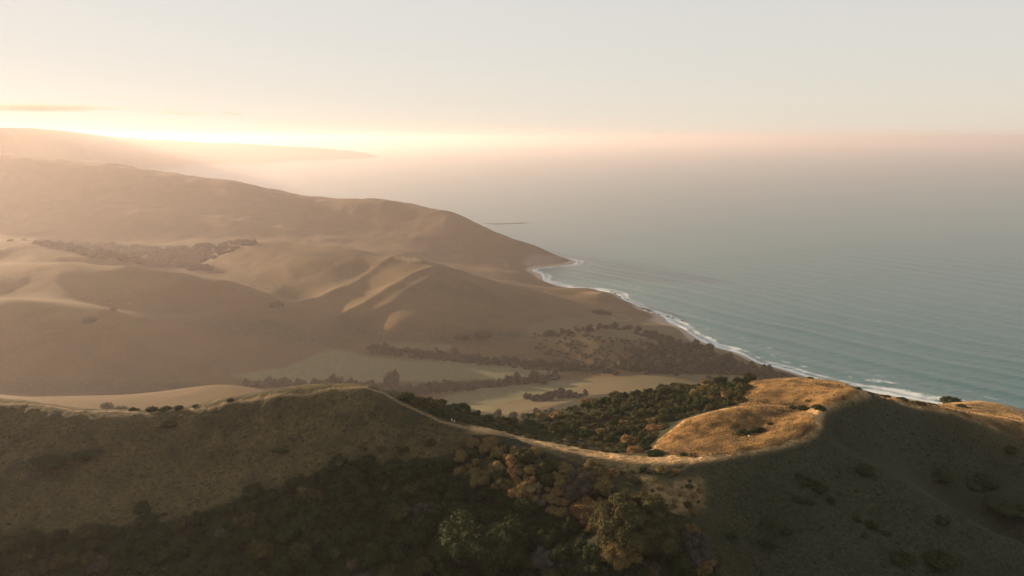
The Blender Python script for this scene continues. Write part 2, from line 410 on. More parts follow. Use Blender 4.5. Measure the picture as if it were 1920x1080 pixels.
bare = np.maximum.reduce([
    trail([(0,758),(60,760),(150,769),(260,774),(330,773),(420,757),(520,741),(600,732),(680,728)], 0.44, 125, 185) * 0.8,
    trail([(680,729),(722,739),(770,760),(820,784),(870,801),(950,819),(1020,834),(1090,850),(1160,861),(1230,864),(1300,863),(1380,853),(1450,838),(1510,821),(1525,802),(1530,786),(1541,769),(1575,750),(1603,735)], 0.27, 125, 185),
    trail([(1530,803),(1515,790),(1500,780),(1470,773)], 0.44, 125, 185) * 0.7,
    trail([(1100,588),(1140,590),(1160,602),(1185,598),(1150,588)], 1.5, 900, 1300) * 0.6,
    zone(1250, 1480, [(1085,550),(1110,546),(1128,547),(1120,552)], 0.1, 1) * 1.0,
    trail([(945,488),(950,500),(935,515)], 6, 1300, 1800) * 0.2])
_gy_z, _gx_z = np.gradient(GZ)
_dzdq = _gy_z / (GQ[1] - GQ[0]) / GYY; _dzds = _gx_z / (GS[1] - GS[0]) / GYY
SLOPE = np.hypot(_dzds, _dzdq - _dzds * GS[None, :])
_coast = blur((GZ < 0.5).astype(float), 26)
rock = np.clip((SLOPE - 0.38) * 4, 0, 1) * np.clip(_coast * 14, 0, 1) * (GZ > 0.5) * (GYY > 500)
sand = np.clip((5.0 - GZ) / 2, 0, 1) * (GYY > 500)
for _a in (gold, green, olive, scrub, spur_gully, bare, rock): _a[:] = np.clip(_a, 0, 1)

def ground_material():
    g = Mat("dry_hill_grass")
    p = g.pos()
    fine, mid, broad = g.noise(1.6, 4, 0.7, p), g.noise(0.22, 5, 0.6, p), g.noise(0.024, 4, 0.55, p)
    tuft = g.noise(0.8, 2, 0.6, g.pos((1.0, 1.6, 1.0)))
    c = g.mix(g.ramp(fine, 0.3, 0.7), (0.06, 0.038, 0.015), (0.135, 0.086, 0.034))
    c = g.mix(g.ramp(mid, 0.42, 0.7), c, (0.075, 0.05, 0.02))
    c = g.mix(g.math('MULTIPLY', g.ramp(broad, 0.4, 0.7), 0.55), c, (0.06, 0.046, 0.018))
    c = g.mix(g.math('MULTIPLY', g.ramp(tuft, 0.55, 0.72), 0.6), c, (0.032, 0.026, 0.012))
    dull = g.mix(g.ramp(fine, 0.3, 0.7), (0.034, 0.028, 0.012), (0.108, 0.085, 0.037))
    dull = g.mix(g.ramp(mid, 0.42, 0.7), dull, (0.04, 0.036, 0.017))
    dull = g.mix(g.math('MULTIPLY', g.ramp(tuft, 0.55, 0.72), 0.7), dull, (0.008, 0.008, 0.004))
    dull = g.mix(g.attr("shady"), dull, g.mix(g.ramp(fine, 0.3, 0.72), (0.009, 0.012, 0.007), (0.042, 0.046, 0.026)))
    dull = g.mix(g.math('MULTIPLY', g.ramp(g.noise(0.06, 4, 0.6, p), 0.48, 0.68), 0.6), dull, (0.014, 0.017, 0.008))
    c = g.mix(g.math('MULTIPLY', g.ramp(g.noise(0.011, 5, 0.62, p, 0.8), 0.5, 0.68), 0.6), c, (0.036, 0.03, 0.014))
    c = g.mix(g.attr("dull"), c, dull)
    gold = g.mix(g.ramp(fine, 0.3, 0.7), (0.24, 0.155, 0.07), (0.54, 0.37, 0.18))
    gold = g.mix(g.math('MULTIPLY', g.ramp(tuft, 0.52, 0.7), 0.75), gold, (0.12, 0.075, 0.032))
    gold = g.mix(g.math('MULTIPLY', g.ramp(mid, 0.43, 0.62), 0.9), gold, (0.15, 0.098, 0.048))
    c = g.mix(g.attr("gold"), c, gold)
    c = g.mix(g.attr("olive"), c, g.mix(mid, (0.075, 0.066, 0.034), (0.13, 0.108, 0.055)))
    c = g.mix(g.attr("green"), c, g.mix(g.ramp(mid, 0.3, 0.7), (0.088, 0.085, 0.042), (0.13, 0.12, 0.06)))
    brush = g.mix(fine, (0.009, 0.013, 0.006), (0.03, 0.031, 0.014))
    edge = g.math('ADD', g.attr("scrub"), g.math('MULTIPLY', g.math('SUBTRACT', mid, 0.5), 0.9))
    c = g.mix(g.ramp(edge, 0.35, 0.6), c, brush)
    gul = g.math('MULTIPLY', g.attr("gully"), g.ramp(mid, 0.3, 0.55))
    c = g.mix(g.math('MULTIPLY', gul, 0.85), c, brush)
    rockc = g.mix(g.noise(0.3, 4, 0.7, g.pos((1, 1, 3))), (0.07, 0.055, 0.045), (0.24, 0.19, 0.15))
    c = g.mix(g.attr("rock"), c, rockc)
    c = g.mix(g.attr("sand"), c, g.mix(mid, (0.22, 0.18, 0.14), (0.32, 0.27, 0.21)))
    b = g.math('MULTIPLY', g.attr("bare"), g.ramp(fine, 0.2, 0.5))
    c = g.mix(g.math('MULTIPLY', b, 0.75), c, (0.28, 0.19, 0.105))
    bs = g.n("ShaderNodeBsdfPrincipled", i_Roughness=0.95); bs.inputs["Specular IOR Level"].default_value = 0.1
    g.l(c, bs.inputs["Base Color"])
    h = g.math('ADD', g.math('MULTIPLY', fine, 0.5), g.math('MULTIPLY', tuft, 0.9))
    bump = g.n("ShaderNodeBump", i_Strength=0.9, i_Distance=0.5); g.l(h, bump.inputs["Height"]); g.l(bump.outputs[0], bs.inputs["Normal"])
    g.l(bs.outputs[0], g.out.inputs[0])
    return g.m
M_GROUND = ground_material()

_cols = np.nonzero(((GS > -0.78) & (GS < 0.80)) | (np.arange(NS) % 4 == 0) | (np.arange(NS) == NS - 1))[0]
_rows = np.nonzero((GY > 90) | (np.arange(NQ) % 4 == 0))[0]
def sub(a): return a[np.ix_(_rows, _cols)]
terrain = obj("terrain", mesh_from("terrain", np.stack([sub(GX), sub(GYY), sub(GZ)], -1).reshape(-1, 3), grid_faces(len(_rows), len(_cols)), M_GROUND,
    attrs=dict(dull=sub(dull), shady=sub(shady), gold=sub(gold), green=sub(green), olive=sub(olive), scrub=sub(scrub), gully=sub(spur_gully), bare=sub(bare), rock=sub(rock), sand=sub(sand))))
tag(terrain, kind="structure")

# ---------------------------------------------------------------- sea, one sheet out to the horizon
ss = np.concatenate([np.linspace(-3.0, -0.45, 40)[:-1], np.linspace(-0.45, 0.8, 900), np.linspace(0.8, 2.0, 30)[1:]])
sq = np.concatenate([np.log(np.linspace(150, 640, 12))[:-1], np.linspace(math.log(640), math.log(4500), 760), np.linspace(math.log(4500), math.log(43000), 60)[1:]])
SS, SQ = np.meshgrid(ss, sq)
SY = np.exp(SQ); SX = SS * SY
inland = (SS >= S0) & (SS <= S1) & (SQ < Q1)
depth = np.where(inland, -height(SS, SQ), 20.0)
# swell: long crests running in towards the shore
wd = np.array([-0.80, -0.60]); wd /= np.hypot(*wd)
ph = SX * wd[0] + SY * wd[1]
al = SX * -wd[1] + SY * wd[0]
warp = 34 * fbm(SX, SY, 380, 3, 61)
def train(L, seed, along):
    a = 0.35 + 0.65 * np.clip(0.5 + 0.8 * fbm(al / along, ph / 3.0, 90, 2, seed), 0, 1)
    w = np.sin((ph + warp) / L * 2 * math.pi)
    return a * (np.power(0.5 + 0.5 * w, 1.8) * 2 - 1)
fade = np.clip((2600 - SY) / 1500, 0, 1)
near_res = np.clip((1500 - SY) / 600, 0, 1)
SZ = fade * 0.8 * train(72, 71, 3.2) + fade * 0.45 * train(37, 77, 1.8) + near_res * 0.2 * train(19, 83, 1.2) + near_res * 0.2 * fbm(SX * 1.0, SY * 1.4, 9, 3, 90)
SZ *= np.clip(depth / 3.0, 0.1, 1)
_f1 = fbm(SX, SY, 26, 4, 101); _f2 = fbm(SX + 1.5 * _f1, SY, 8, 3, 111)
bands = np.sin(depth * 2.4 + 2.2 * fbm(SX, SY, 60, 2, 121))
foam = np.clip(1.15 - depth / 4.6 + 0.5 * _f1 + 0.4 * _f2 + 0.3 * bands, 0, 1) * (depth > -1.5)
foam = np.maximum(foam, np.clip(1.3 - np.abs(depth - 7.6 + 1.1 * _f1) / 0.5 + 0.8 * _f2 - 0.7, 0, 1) * 0.55)
foam *= inland
shoal = np.clip(1 - depth / 9.0, 0, 1) * inland

def sea_material():
    w = Mat("sea_water")
    p = w.pos()
    rip = w.noise(0.22, 5, 0.6, w.pos((0.75, 1.5, 1.0)))
    chop = w.noise(0.05, 4, 0.6, w.pos((0.7, 1.8, 1.0)))
    deep = w.mix(w.ramp(chop, 0.3, 0.7), (0.017, 0.09, 0.098), (0.03, 0.122, 0.128))
    col = w.mix(w.math('MULTIPLY', w.attr("shoal"), 0.5), deep, (0.1, 0.17, 0.16))
    bs = w.n("ShaderNodeBsdfPrincipled", i_Roughness=0.28, i_IOR=1.333)
    bump = w.n("ShaderNodeBump", i_Strength=0.7, i_Distance=2.2)
    w.l(w.math('ADD', w.math('MULTIPLY', rip, 0.6), chop), bump.inputs["Height"])
    w.l(bump.outputs[0], bs.inputs["Normal"]); w.l(col, bs.inputs["Base Color"])
    fo = w.n("ShaderNodeBsdfPrincipled", i_Roughness=0.9); fo.inputs["Base Color"].default_value = (0.62, 0.66, 0.67, 1)
    f = w.ramp(w.math('ADD', w.attr("foam"), w.math('MULTIPLY', w.math('SUBTRACT', w.noise(0.35, 5, 0.7, p), 0.5), 0.9)), 0.3, 0.95)
    f = w.math('MULTIPLY', f, 0.85)
    mx = w.n("ShaderNodeMixShader"); w.l(f, mx.inputs[0]); w.l(bs.outputs[0], mx.inputs[1]); w.l(fo.outputs[0], mx.inputs[2])
    w.l(mx.outputs[0], w.out.inputs[0])
    return w.m
sea = obj("sea", mesh_from("sea", np.stack([SX, SY, SZ], -1).reshape(-1, 3), grid_faces(len(sq), len(ss)), sea_material(), attrs=dict(foam=foam, shoal=shoal)))
tag(sea, kind="structure")

# ---------------------------------------------------------------- far headland across the bay
def headland():
    us = np.array([-500,-300,0,60,130,200,270,330,400,480,540,600,660,690,706]); vs = np.array([236,237,239,240,246,255,261,265,268,271,274,277,283,288,294])
    uu = np.linspace(-500, 706, 260); vv = np.interp(uu, us, vs)
    Yc = np.interp(uu, [-500, 0, 130, 250, 400, 706], [3200, 3450, 4900, 8000, 9800, 11600])
    top = np.maximum(CAM_H - slope_of(vv) * Yc, 2)
    w = np.linspace(-1, 1, 41)
    prof = np.cos(w * math.pi / 2) ** 1.2
    W = np.interp(uu, [-500, 130, 500, 706], [300, 400, 700, 250])
    X = side_of(uu, vv)[None, :] * (Yc[None, :] + w[:, None] * W * 0.6) + w[:, None] * 80; Y = Yc[None, :] + w[:, None] * W
    Z = prof[:, None] * top[None, :] * (1 + 0.12 * fbm(X, Y, 700, 3, 5) * (np.abs(w)[:, None] > 0.05)) - 6 * (1 - prof[:, None])
    h = Mat("far_headland"); bs = h.n("ShaderNodeBsdfPrincipled", i_Roughness=1.0)
    h.l(h.mix(h.noise(0.004, 4, 0.6, h.pos()), (0.1, 0.075, 0.04), (0.2, 0.14, 0.07)), bs.inputs["Base Color"]); h.l(bs.outputs[0], h.out.inputs[0])
    tag(obj("hills", mesh_from("hills", np.stack([X, Y, Z], -1).reshape(-1, 3), grid_faces(41, 260), h.m)), kind="structure")
headland()

# ---------------------------------------------------------------- foliage
def foliage_material(name, dark, light, trans=0.25):
    f = Mat(name)
    oi = f.n("ShaderNodeObjectInfo").outputs["Random"]
    n = f.noise(0.55, 3, 0.6, f.pos()); n2 = f.noise(0.09, 2, 0.5, f.pos())
    c = f.mix(f.ramp(n, 0.3, 0.7), dark, light)
    c = f.mix(f.math('MULTIPLY', oi, 0.35), c, tuple(0.55 * (a + b) * w for a, b, w in zip(dark, light, (1.15, 0.95, 0.8))))
    c = f.mix(f.math('MULTIPLY', f.ramp(n2, 0.45, 0.7), 0.4), c, tuple(0.8 * b for b in light))
    bs = f.n("ShaderNodeBsdfPrincipled", i_Roughness=0.75); bs.inputs["Specular IOR Level"].default_value = 0.05
    f.l(c, bs.inputs["Base Color"])
    tr = f.n("ShaderNodeBsdfTranslucent"); f.l(c, tr.inputs["Color"])
    mx = f.n("ShaderNodeMixShader"); mx.inputs[0].default_value = trans
    f.l(bs.outputs[0], mx.inputs[1]); f.l(tr.outputs[0], mx.inputs[2]); f.l(mx.outputs[0], f.out.inputs[0])
    return f.m
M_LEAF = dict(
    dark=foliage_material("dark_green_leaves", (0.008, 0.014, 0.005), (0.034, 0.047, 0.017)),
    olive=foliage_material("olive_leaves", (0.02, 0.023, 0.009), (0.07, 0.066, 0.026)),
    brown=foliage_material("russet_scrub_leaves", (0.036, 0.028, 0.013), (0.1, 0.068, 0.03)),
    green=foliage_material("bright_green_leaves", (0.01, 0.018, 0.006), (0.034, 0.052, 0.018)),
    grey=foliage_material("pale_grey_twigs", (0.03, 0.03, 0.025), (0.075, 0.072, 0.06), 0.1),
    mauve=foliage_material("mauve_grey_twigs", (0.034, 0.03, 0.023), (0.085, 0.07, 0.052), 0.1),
    golden=foliage_material("golden_olive_leaves", (0.075, 0.062, 0.026), (0.2, 0.15, 0.06), 0.3),  # olive leaves brightened, sunlight put into their colour
    rust=foliage_material("rust_leaves", (0.085, 0.058, 0.026), (0.22, 0.14, 0.062), 0.3),  # russet leaves brightened the same way for the sunlit bushes
    far=foliage_material("far_wood_leaves", (0.011, 0.011, 0.006), (0.028, 0.026, 0.014), 0.02),
    valley=foliage_material("valley_leaves", (0.011, 0.016, 0.007), (0.032, 0.038, 0.016), 0.06))
_bk = Mat("grey_bark"); _bs = _bk.n("ShaderNodeBsdfPrincipled", i_Roughness=0.9)
_bk.l(_bk.mix(_bk.noise(3.0, 4, 0.6, _bk.pos((1, 1, 0.3))), (0.05, 0.04, 0.032), (0.14, 0.115, 0.09)), _bs.inputs["Base Color"])
_bk.l(_bs.outputs[0], _bk.out.inputs[0]); M_BARK = _bk.m

def ico(sub):
    t = (1 + 5 ** 0.5) / 2
    v = [(-1,t,0),(1,t,0),(-1,-t,0),(1,-t,0),(0,-1,t),(0,1,t),(0,-1,-t),(0,1,-t),(t,0,-1),(t,0,1),(-t,0,-1),(-t,0,1)]
    f = [(0,11,5),(0,5,1),(0,1,7),(0,7,10),(0,10,11),(1,5,9),(5,11,4),(11,10,2),(10,7,6),(7,1,8),(3,9,4),(3,4,2),(3,2,6),(3,6,8),(3,8,9),(4,9,5),(2,4,11),(6,2,10),(8,6,7),(9,8,1)]
    v = [np.array(p) / np.linalg.norm(p) for p in v]
    for _ in range(sub):
        cache = {}; nf = []
        def mid(a, b):
            k = (min(a, b), max(a, b))
            if k not in cache:
                m = v[a] + v[b]; v.append(m / np.linalg.norm(m)); cache[k] = len(v) - 1
            return cache[k]
        for a, b, c in f:
            x, y, z = mid(a, b), mid(b, c), mid(c, a); nf += [(a, x, z), (b, y, x), (c, z, y), (x, y, z)]
        f = nf
    return np.array(v), np.array(f)
ICO0, ICO1, ICO2 = ico(0), ico(1), ico(2)

def leaf_clump(r, c, rad, n, size, up=0.25):
    """n small leaf sprays (two triangles each) over a lobe: verts, tris"""
    d = r.normal(size=(n, 3)); d[:, 2] += up; d /= np.linalg.norm(d, axis=1, keepdims=True)
    p = c + d * rad * r.uniform(0.82, 1.14, (n, 1))
    nrm = d + r.normal(scale=0.55, size=(n, 3)); nrm /= np.linalg.norm(nrm, axis=1, keepdims=True)
    a = np.cross(nrm, r.normal(size=(n, 3))); a /= np.linalg.norm(a, axis=1, keepdims=True); b = np.cross(nrm, a)
    s = size * r.uniform(0.6, 1.35, (n, 1)); w = s * r.uniform(0.5, 0.9, (n, 1))
    v = np.stack([p - a * s, p - b * w, p + a * s, p + b * w], 1).reshape(-1, 3)
    i = np.arange(n) * 4
    t = np.concatenate([np.stack([i, i + 1, i + 2], 1), np.stack([i, i + 2, i + 3], 1)])
    return v, t
def crown_geo(seed, lobes, leaves, size, flat=0.8, lob=(0.28, 0.46), core=True, spread=0.68, base=0.1):
    """a crown of radius about 1 that sits on z = 0"""
    r = np.random.default_rng(seed); V = []; T = []; k = 0
    def add(v, t):
        nonlocal k
        V.append(v); T.append(t + k); k += len(v)
    for j in range(lobes):
        az = r.uniform(0, 2 * math.pi) if lobes < 20 else j * 2.39996 + r.normal(0, 0.2)
        e = r.uniform(0.02, 1.0) ** 0.75
        rr = spread * math.sqrt(max(0, 1 - (e * 0.93) ** 2)) * r.uniform(0.82, 1.18)
        c = np.array([math.cos(az) * rr, math.sin(az) * rr, base + e * flat * r.uniform(0.72, 1.12)])
        rad = r.uniform(*lob)
        if core:
            iv, it = ICO1; q = iv * (1 + 0.1 * r.normal(size=(len(iv), 1))) * rad * 0.8
            q = q + c; q[:, 2] = np.maximum(q[:, 2], -0.12); add(q, it)
        v, t = leaf_clump(r, c, rad, leaves, size); add(v, t)
    if core:
        iv, it = ICO1; q = iv * np.array([spread, spread, flat * 0.62]) * (1 + 0.1 * r.normal(size=(len(iv), 1))) + np.array([0, 0, base + flat * 0.3])
        q[:, 2] = np.maximum(q[:, 2], -0.12); add(q, it)
    return np.concatenate(V), np.concatenate(T)
def trunk_geo(seed, h=0.75, rad=0.07):
    r = np.random.default_rng(seed); V = []; T = []; k = 0
    def tube(p0, p1, r0, r1, n=7):
        nonlocal k
        p0, p1 = np.array(p0, float), np.array(p1, float); d = p1 - p0; d /= np.linalg.norm(d)
        a = np.cross(d, [0.3, 0.9, 0.1]); a /= np.linalg.norm(a); b = np.cross(d, a)
        th = np.arange(n) / n * 2 * math.pi; ring = np.cos(th)[:, None] * a + np.sin(th)[:, None] * b
        m = (p0 + p1) / 2 + r.normal(0, 0.03, 3)
        V.append(np.concatenate([p0 + ring * r0, m + ring * (r0 + r1) / 2, p1 + ring * r1]))
        for s in (0, 1):
            for i in range(n):
                j = (i + 1) % n; A, B, C_, D = s * n + i, s * n + j, (s + 1) * n + j, (s + 1) * n + i
                T.append([k + A, k + B, k + C_]); T.append([k + A, k + C_, k + D])
        k += 3 * n
    tube((0, 0, -0.35), (0.02, 0.01, h * 0.5), rad * 1.25, rad * 0.85)
    for j in range(4):
        az = j * 1.57 + r.uniform(-0.4, 0.4)
        tube((0.02, 0.01, h * 0.45), (math.cos(az) * 0.42, math.sin(az) * 0.42, h * r.uniform(0.85, 1.15)), rad * 0.7, rad * 0.25)
    return np.concatenate(V), np.array(T)
def tri_mesh(name, geo, mat, smooth=False): return mesh_from(name, geo[0], geo[1], mat, smooth)

# crown shapes per leaf colour: tall round, wide, twiggy
CROWN_N = 5
def crowns(name, mat, **kw):
    return [tri_mesh(name, crown_geo(s * 17 + hash_of(name) % 97, **kw), mat) for s in range(CROWN_N)]
def hash_of(s): return sum(ord(c) * (i + 1) for i, c in enumerate(s))
CR = {}
for key in ("dark", "olive", "golden", "rust", "green"):
    CR[key] = crowns("crown", M_LEAF[key], lobes=13, leaves=120, size=0.07, flat=0.78)
for key in ("grey", "mauve"):
    CR[key] = crowns("crown", M_LEAF[key], lobes=16, leaves=130, size=0.05, flat=0.8, lob=(0.2, 0.36))
SH = {}
for key in ("dark", "olive", "golden", "rust", "brown", "green", "grey", "valley", "far"):
    SH[key] = crowns("shrub", M_LEAF[key], lobes=11, leaves=90, size=0.08, flat=0.5, base=0.0)
TRUNKS = [tri_mesh("trunk", trunk_geo(s), M_BARK, True) for s in range(4)]

def scatter(poly, want, gap, seed, tries=40):
    """spots inside an outline on the map, kept apart"""
    r = np.random.default_rng(seed); us = [p[0] for p in poly]; vs = [p[1] for p in poly]; out = []
    for _ in range(want * tries):
        u, v = r.uniform(min(us), max(us)), r.uniform(min(vs), max(vs))
        if not bool(in_poly(np.array(u), np.array(v), poly)): continue
        g = gap(u, v)
        if any(abs(a - u) < g and abs(b - v) < g * 0.62 and ((a - u) / g) ** 2 + ((b - v) / g / 0.62) ** 2 < 1 for a, b in out): continue
        out.append((u, v))
        if len(out) >= want: break
    return out
vr = random.Random(23)
def plant_tree(p, rad, key, label, group, name="oak_tree", sink=0.15, squash=1.0, cat="tree"):
    root = bpy.data.objects.new(name, None); link(root)
    root.location = (p[0], p[1], p[2] - sink); root.rotation_euler = (0, 0, vr.uniform(0, 6.28))
    root.scale = (rad * vr.uniform(0.9, 1.12), rad * vr.uniform(0.9, 1.12), rad * vr.uniform(0.85, 1.15) * squash)
    tag(root, label, cat, group)
    c = obj("crown", vr.choice(CR[key]), root); c.location = (0, 0, 0.22)
    obj("trunk", vr.choice(TRUNKS), root)
    return root
def plant_shrub(p, rad, key, label, group, name="shrub", squash=1.0, cat="shrub", sink=0.1):
    o = obj(name, vr.choice(SH[key])); o.location = (p[0], p[1], p[2] - sink); o.rotation_euler = (0, 0, vr.uniform(0, 6.28))
    o.scale = (rad * vr.uniform(0.85, 1.2), rad * vr.uniform(0.85, 1.2), rad * vr.uniform(0.8, 1.2) * squash)
    return tag(o, label, cat, group)

# ---- thicket on the near slope
THICKET = [(-20,1100),(-20,1030),(60,1015),(150,1003),(230,990),(320,975),(400,958),(440,940),(500,925),(560,898),(620,868),(700,868),(760,880),(810,880),(850,862),(880,835),(910,828),(960,836),(1010,852),
           (1040,870),(1095,886),(1135,905),(1120,950),(1180,960),(1290,990),(1330,1040),(1345,1110)]
DOME = (1192, 985, 86); MOUND = (930, 1000, 105)
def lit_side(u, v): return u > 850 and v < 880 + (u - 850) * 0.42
spots = scatter(THICKET, 300, lambda u, v: (18 if lit_side(u, v) else 27 + (v - 850) * 0.07 + (u > 500) * 4), 3)
for u, v in sorted(spots, key=lambda q: -q[1]):
    if abs(u - DOME[0]) < 80 and abs(v - DOME[1] - 8) < 44: continue
    if abs(u - MOUND[0]) < 92 and abs(v - MOUND[1] - 6) < 38: continue
    p = hit(u, v + 6)
    if not p: continue
    px = 0.19 * p[1] / 240
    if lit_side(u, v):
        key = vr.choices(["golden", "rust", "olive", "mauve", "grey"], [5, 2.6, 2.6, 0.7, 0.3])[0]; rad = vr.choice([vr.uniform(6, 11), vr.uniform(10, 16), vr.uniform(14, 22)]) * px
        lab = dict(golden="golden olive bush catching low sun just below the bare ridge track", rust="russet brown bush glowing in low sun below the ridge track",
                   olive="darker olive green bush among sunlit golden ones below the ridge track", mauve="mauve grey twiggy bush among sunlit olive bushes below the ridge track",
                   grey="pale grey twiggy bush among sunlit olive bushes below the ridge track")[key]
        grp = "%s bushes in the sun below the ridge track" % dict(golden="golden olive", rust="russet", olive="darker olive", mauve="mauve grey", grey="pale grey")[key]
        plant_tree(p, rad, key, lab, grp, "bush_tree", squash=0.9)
    else:
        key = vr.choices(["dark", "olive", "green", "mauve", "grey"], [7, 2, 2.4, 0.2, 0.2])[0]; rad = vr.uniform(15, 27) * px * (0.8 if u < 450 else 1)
        lab = dict(dark="dark green round-crowned tree packed into the shaded thicket below the ridge", olive="olive brown tree packed into the shaded thicket below the ridge",
                   green="fresher green tree packed into the dark shaded thicket below the ridge", mauve="mauve grey twiggy tree in the dark shaded thicket below the ridge",
                   grey="pale grey twiggy tree standing out in the dark shaded thicket")[key]
        grp = "%s trees of the shaded thicket" % dict(dark="dark green", olive="olive brown", green="fresh green", mauve="mauve grey", grey="pale grey")[key]
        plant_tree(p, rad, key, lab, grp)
# the trees and bushes that stand out
def big_crown(u, v, pxr, key, label, lobes, leaves, flat, name="broad_tree", lob=(0.16, 0.27), seed=1, size=0.026):
    p = hit(u, v); rad = pxr * 0.19 * p[1] / 240
    root = bpy.data.objects.new(name, None); link(root); root.location = (p[0], p[1], p[2] - 0.3); root.scale = (rad, rad, rad); tag(root, label, "tree")
    c = obj("crown", tri_mesh("crown", crown_geo(seed, lobes, leaves, size, flat=flat, lob=lob, spread=0.82, base=0.06), M_LEAF[key]), root)
    obj("trunk", TRUNKS[seed % 4], root).scale = (1, 1, flat * 0.8)
    return root
big_crown(1192, 1000, 80, "olive", "broad domed tree with sunlit left side at the lower end of the bushes", 90, 312, 0.6, seed=5)
big_crown(930, 1008, 98, "dark", "wide low dome of dense dark green leaves in the middle of the thicket", 110, 264, 0.2, seed=6)
big_crown(1160, 1040, 38, "golden", "rounded olive tree in front of the broad domed tree", 40, 264, 0.75, seed=7, lob=(0.2, 0.34), size=0.04)
big_crown(1090, 920, 36, "mauve", "large mauve grey bush half lit beside the bare grass slope", 44, 264, 0.7, seed=8, lob=(0.18, 0.3), size=0.04)
big_crown(1105, 968, 34, "rust", "russet bush climbing the left shoulder of the broad domed tree", 36, 264, 0.7, seed=9, lob=(0.18, 0.32), size=0.04)
big_crown(1112, 895, 26, "golden", "tall olive bush on top of the mauve grey bush", 30, 264, 0.9, seed=10, lob=(0.2, 0.34), size=0.05)
big_crown(900, 905, 26, "golden", "golden olive rounded bush among the sunlit bushes above the thicket", 30, 264, 0.8, seed=11, lob=(0.2, 0.34), size=0.05)
big_crown(1030, 1060, 34, "grey", "pale grey twiggy tree at the foot of the thicket", 44, 216, 0.85, seed=12, lob=(0.14, 0.26), size=0.035)
big_crown(1300, 1040, 46, "grey", "grey green twiggy tree right of the broad domed tree", 50, 216, 0.6, seed=13, lob=(0.14, 0.26), size=0.035)
big_crown(1215, 1070, 22, "mauve", "small mauve twiggy bush below the broad domed tree", 26, 216, 0.8, seed=14, lob=(0.2, 0.3), size=0.05)
big_crown(800, 960, 24, "grey", "pale grey bush alone among dark trees left of the green dome", 28, 216, 0.7, seed=15, lob=(0.18, 0.3), size=0.045)
big_crown(190, 1066, 20, "grey", "pale grey bush near the left end of the dark thicket", 26, 216, 0.7, seed=16, lob=(0.18, 0.3), size=0.05)

for u, v in scatter([(1165,880),(1230,884),(1310,900),(1316,945),(1285,968),(1225,962),(1180,950),(1150,915)], 34, lambda u, v: 16, 88):
    p = hit(u, v)
    if p: 
        key = vr.choice(["golden", "rust", "golden", "olive"])
        plant_shrub(p, vr.uniform(5, 10) * p[1] / 1400, key, "small %s shrub on the sunlit grass patch under the lowest bend" % dict(golden="golden olive", rust="russet", olive="olive")[key],
            "%s shrubs on the sunlit patch" % dict(golden="golden olive", rust="russet", olive="olive")[key], squash=0.8)

# low growth under and between the trees: nobody could count it
def clump_field(name, pts, key, seed, leaves=34, size=0.2, kind="stuff", label=None, flat=0.7, core=0.72, smooth=False):
    r = np.random.default_rng(seed); iv, it = ICO1; V = []; T = []; k = 0
    for x, y, z, rad in pts:
        c = np.array([0, 0, 0.25 * flat])
        q = iv * (1 + 0.2 * r.normal(size=(len(iv), 1))) * core * np.array([1, 1, flat]) + c
        v, t = leaf_clump(r, c, 1.0, leaves, size); v[:, 2] = np.maximum(c[2] + (v[:, 2] - c[2]) * flat, -0.2)
        a = r.uniform(0, 6.28); m = np.array([[math.cos(a), -math.sin(a), 0], [math.sin(a), math.cos(a), 0], [0, 0, 1]])
        sc = rad * np.array([r.uniform(0.8, 1.3), r.uniform(0.8, 1.3), r.uniform(0.8, 1.25)])
        allv = (np.concatenate([q, v]) * sc) @ m.T + np.array([x, y, z])
        V.append(allv); T.append(np.concatenate([it, t + len(q)]) + k); k += len(allv)
    return tag(obj(name, mesh_from(name, np.concatenate(V), np.concatenate(T), M_LEAF[key], smooth)), label, None, None, kind)
def fill(poly, n, rmin, rmax, seed, ymin, ymax, dv=0):
    r = np.random.default_rng(seed); us = [p[0] for p in poly]; vs = [p[1] for p in poly]; out = []; guard = 0
    while len(out) < n and guard < n * 12:
        guard += 1
        u, v = r.uniform(min(us), max(us)), r.uniform(min(vs), max(vs))
        if not bool(in_poly(np.array(u), np.array(v), poly)): continue
        p = hit(u, v + dv, ymin)
        if p and ymin < p[1] < ymax: out.append((p[0], p[1], p[2] - 0.1, r.uniform(rmin, rmax)))
    return out
clump_field("undergrowth", fill(THICKET, 900, 0.5, 1.2, 4, 80, 190), "dark", 5)

# ---- scrub bowl behind the ridge
BOWL = [(760,748),(800,753),(870,768),(900,775),(950,782),(1000,778),(1060,762),(1130,745),(1180,737),(1260,727),(1340,716),(1405,713),(1395,735),(1385,757),(1300,778),(1262,790),(1235,815),(1210,846),(1170,852),
        (1090,842),(1020,828),(950,812),(870,790),(820,776)]
bowl_spots = scatter(BOWL, 270, lambda u, v: 17 if v > 760 else 13, 11)
for u, v in bowl_spots:
    p = hit(u, v)
    if not p or p[1] > 300: continue
    px = 0.19 * p[1] / 240
    left = u < 980
    key = vr.choices(["dark", "olive", "green", "golden", "rust"], [5, 2, 3, 0.2, 0.1] if left else [4, 4, 2, 1.6, 0.5])[0]
    where = "in the shaded scrub hollow behind the ridge track" if left else "in the sunlit scrub bowl behind the ridge track"
    col = dict(dark="dark green", olive="olive", green="fresh green", golden="golden olive", rust="russet")[key]
    near_track = min(abs(u - a) + 2.2 * abs(v - b) for a, b in ((870,795),(950,814),(1020,829),(1090,844),(1160,855),(910,805),(985,822),(1055,837),(1125,850))) < 42
    plant_shrub(p, vr.uniform(10, 18) * px * (0.5 if near_track else 1), key, "%s shrub packed %s" % (col, where), "%s shrubs %s" % (col, where), squash=0.85)
clump_field("scrub", fill(BOWL, 1500, 0.39, 0.94, 12, 128, 373), "olive", 13)

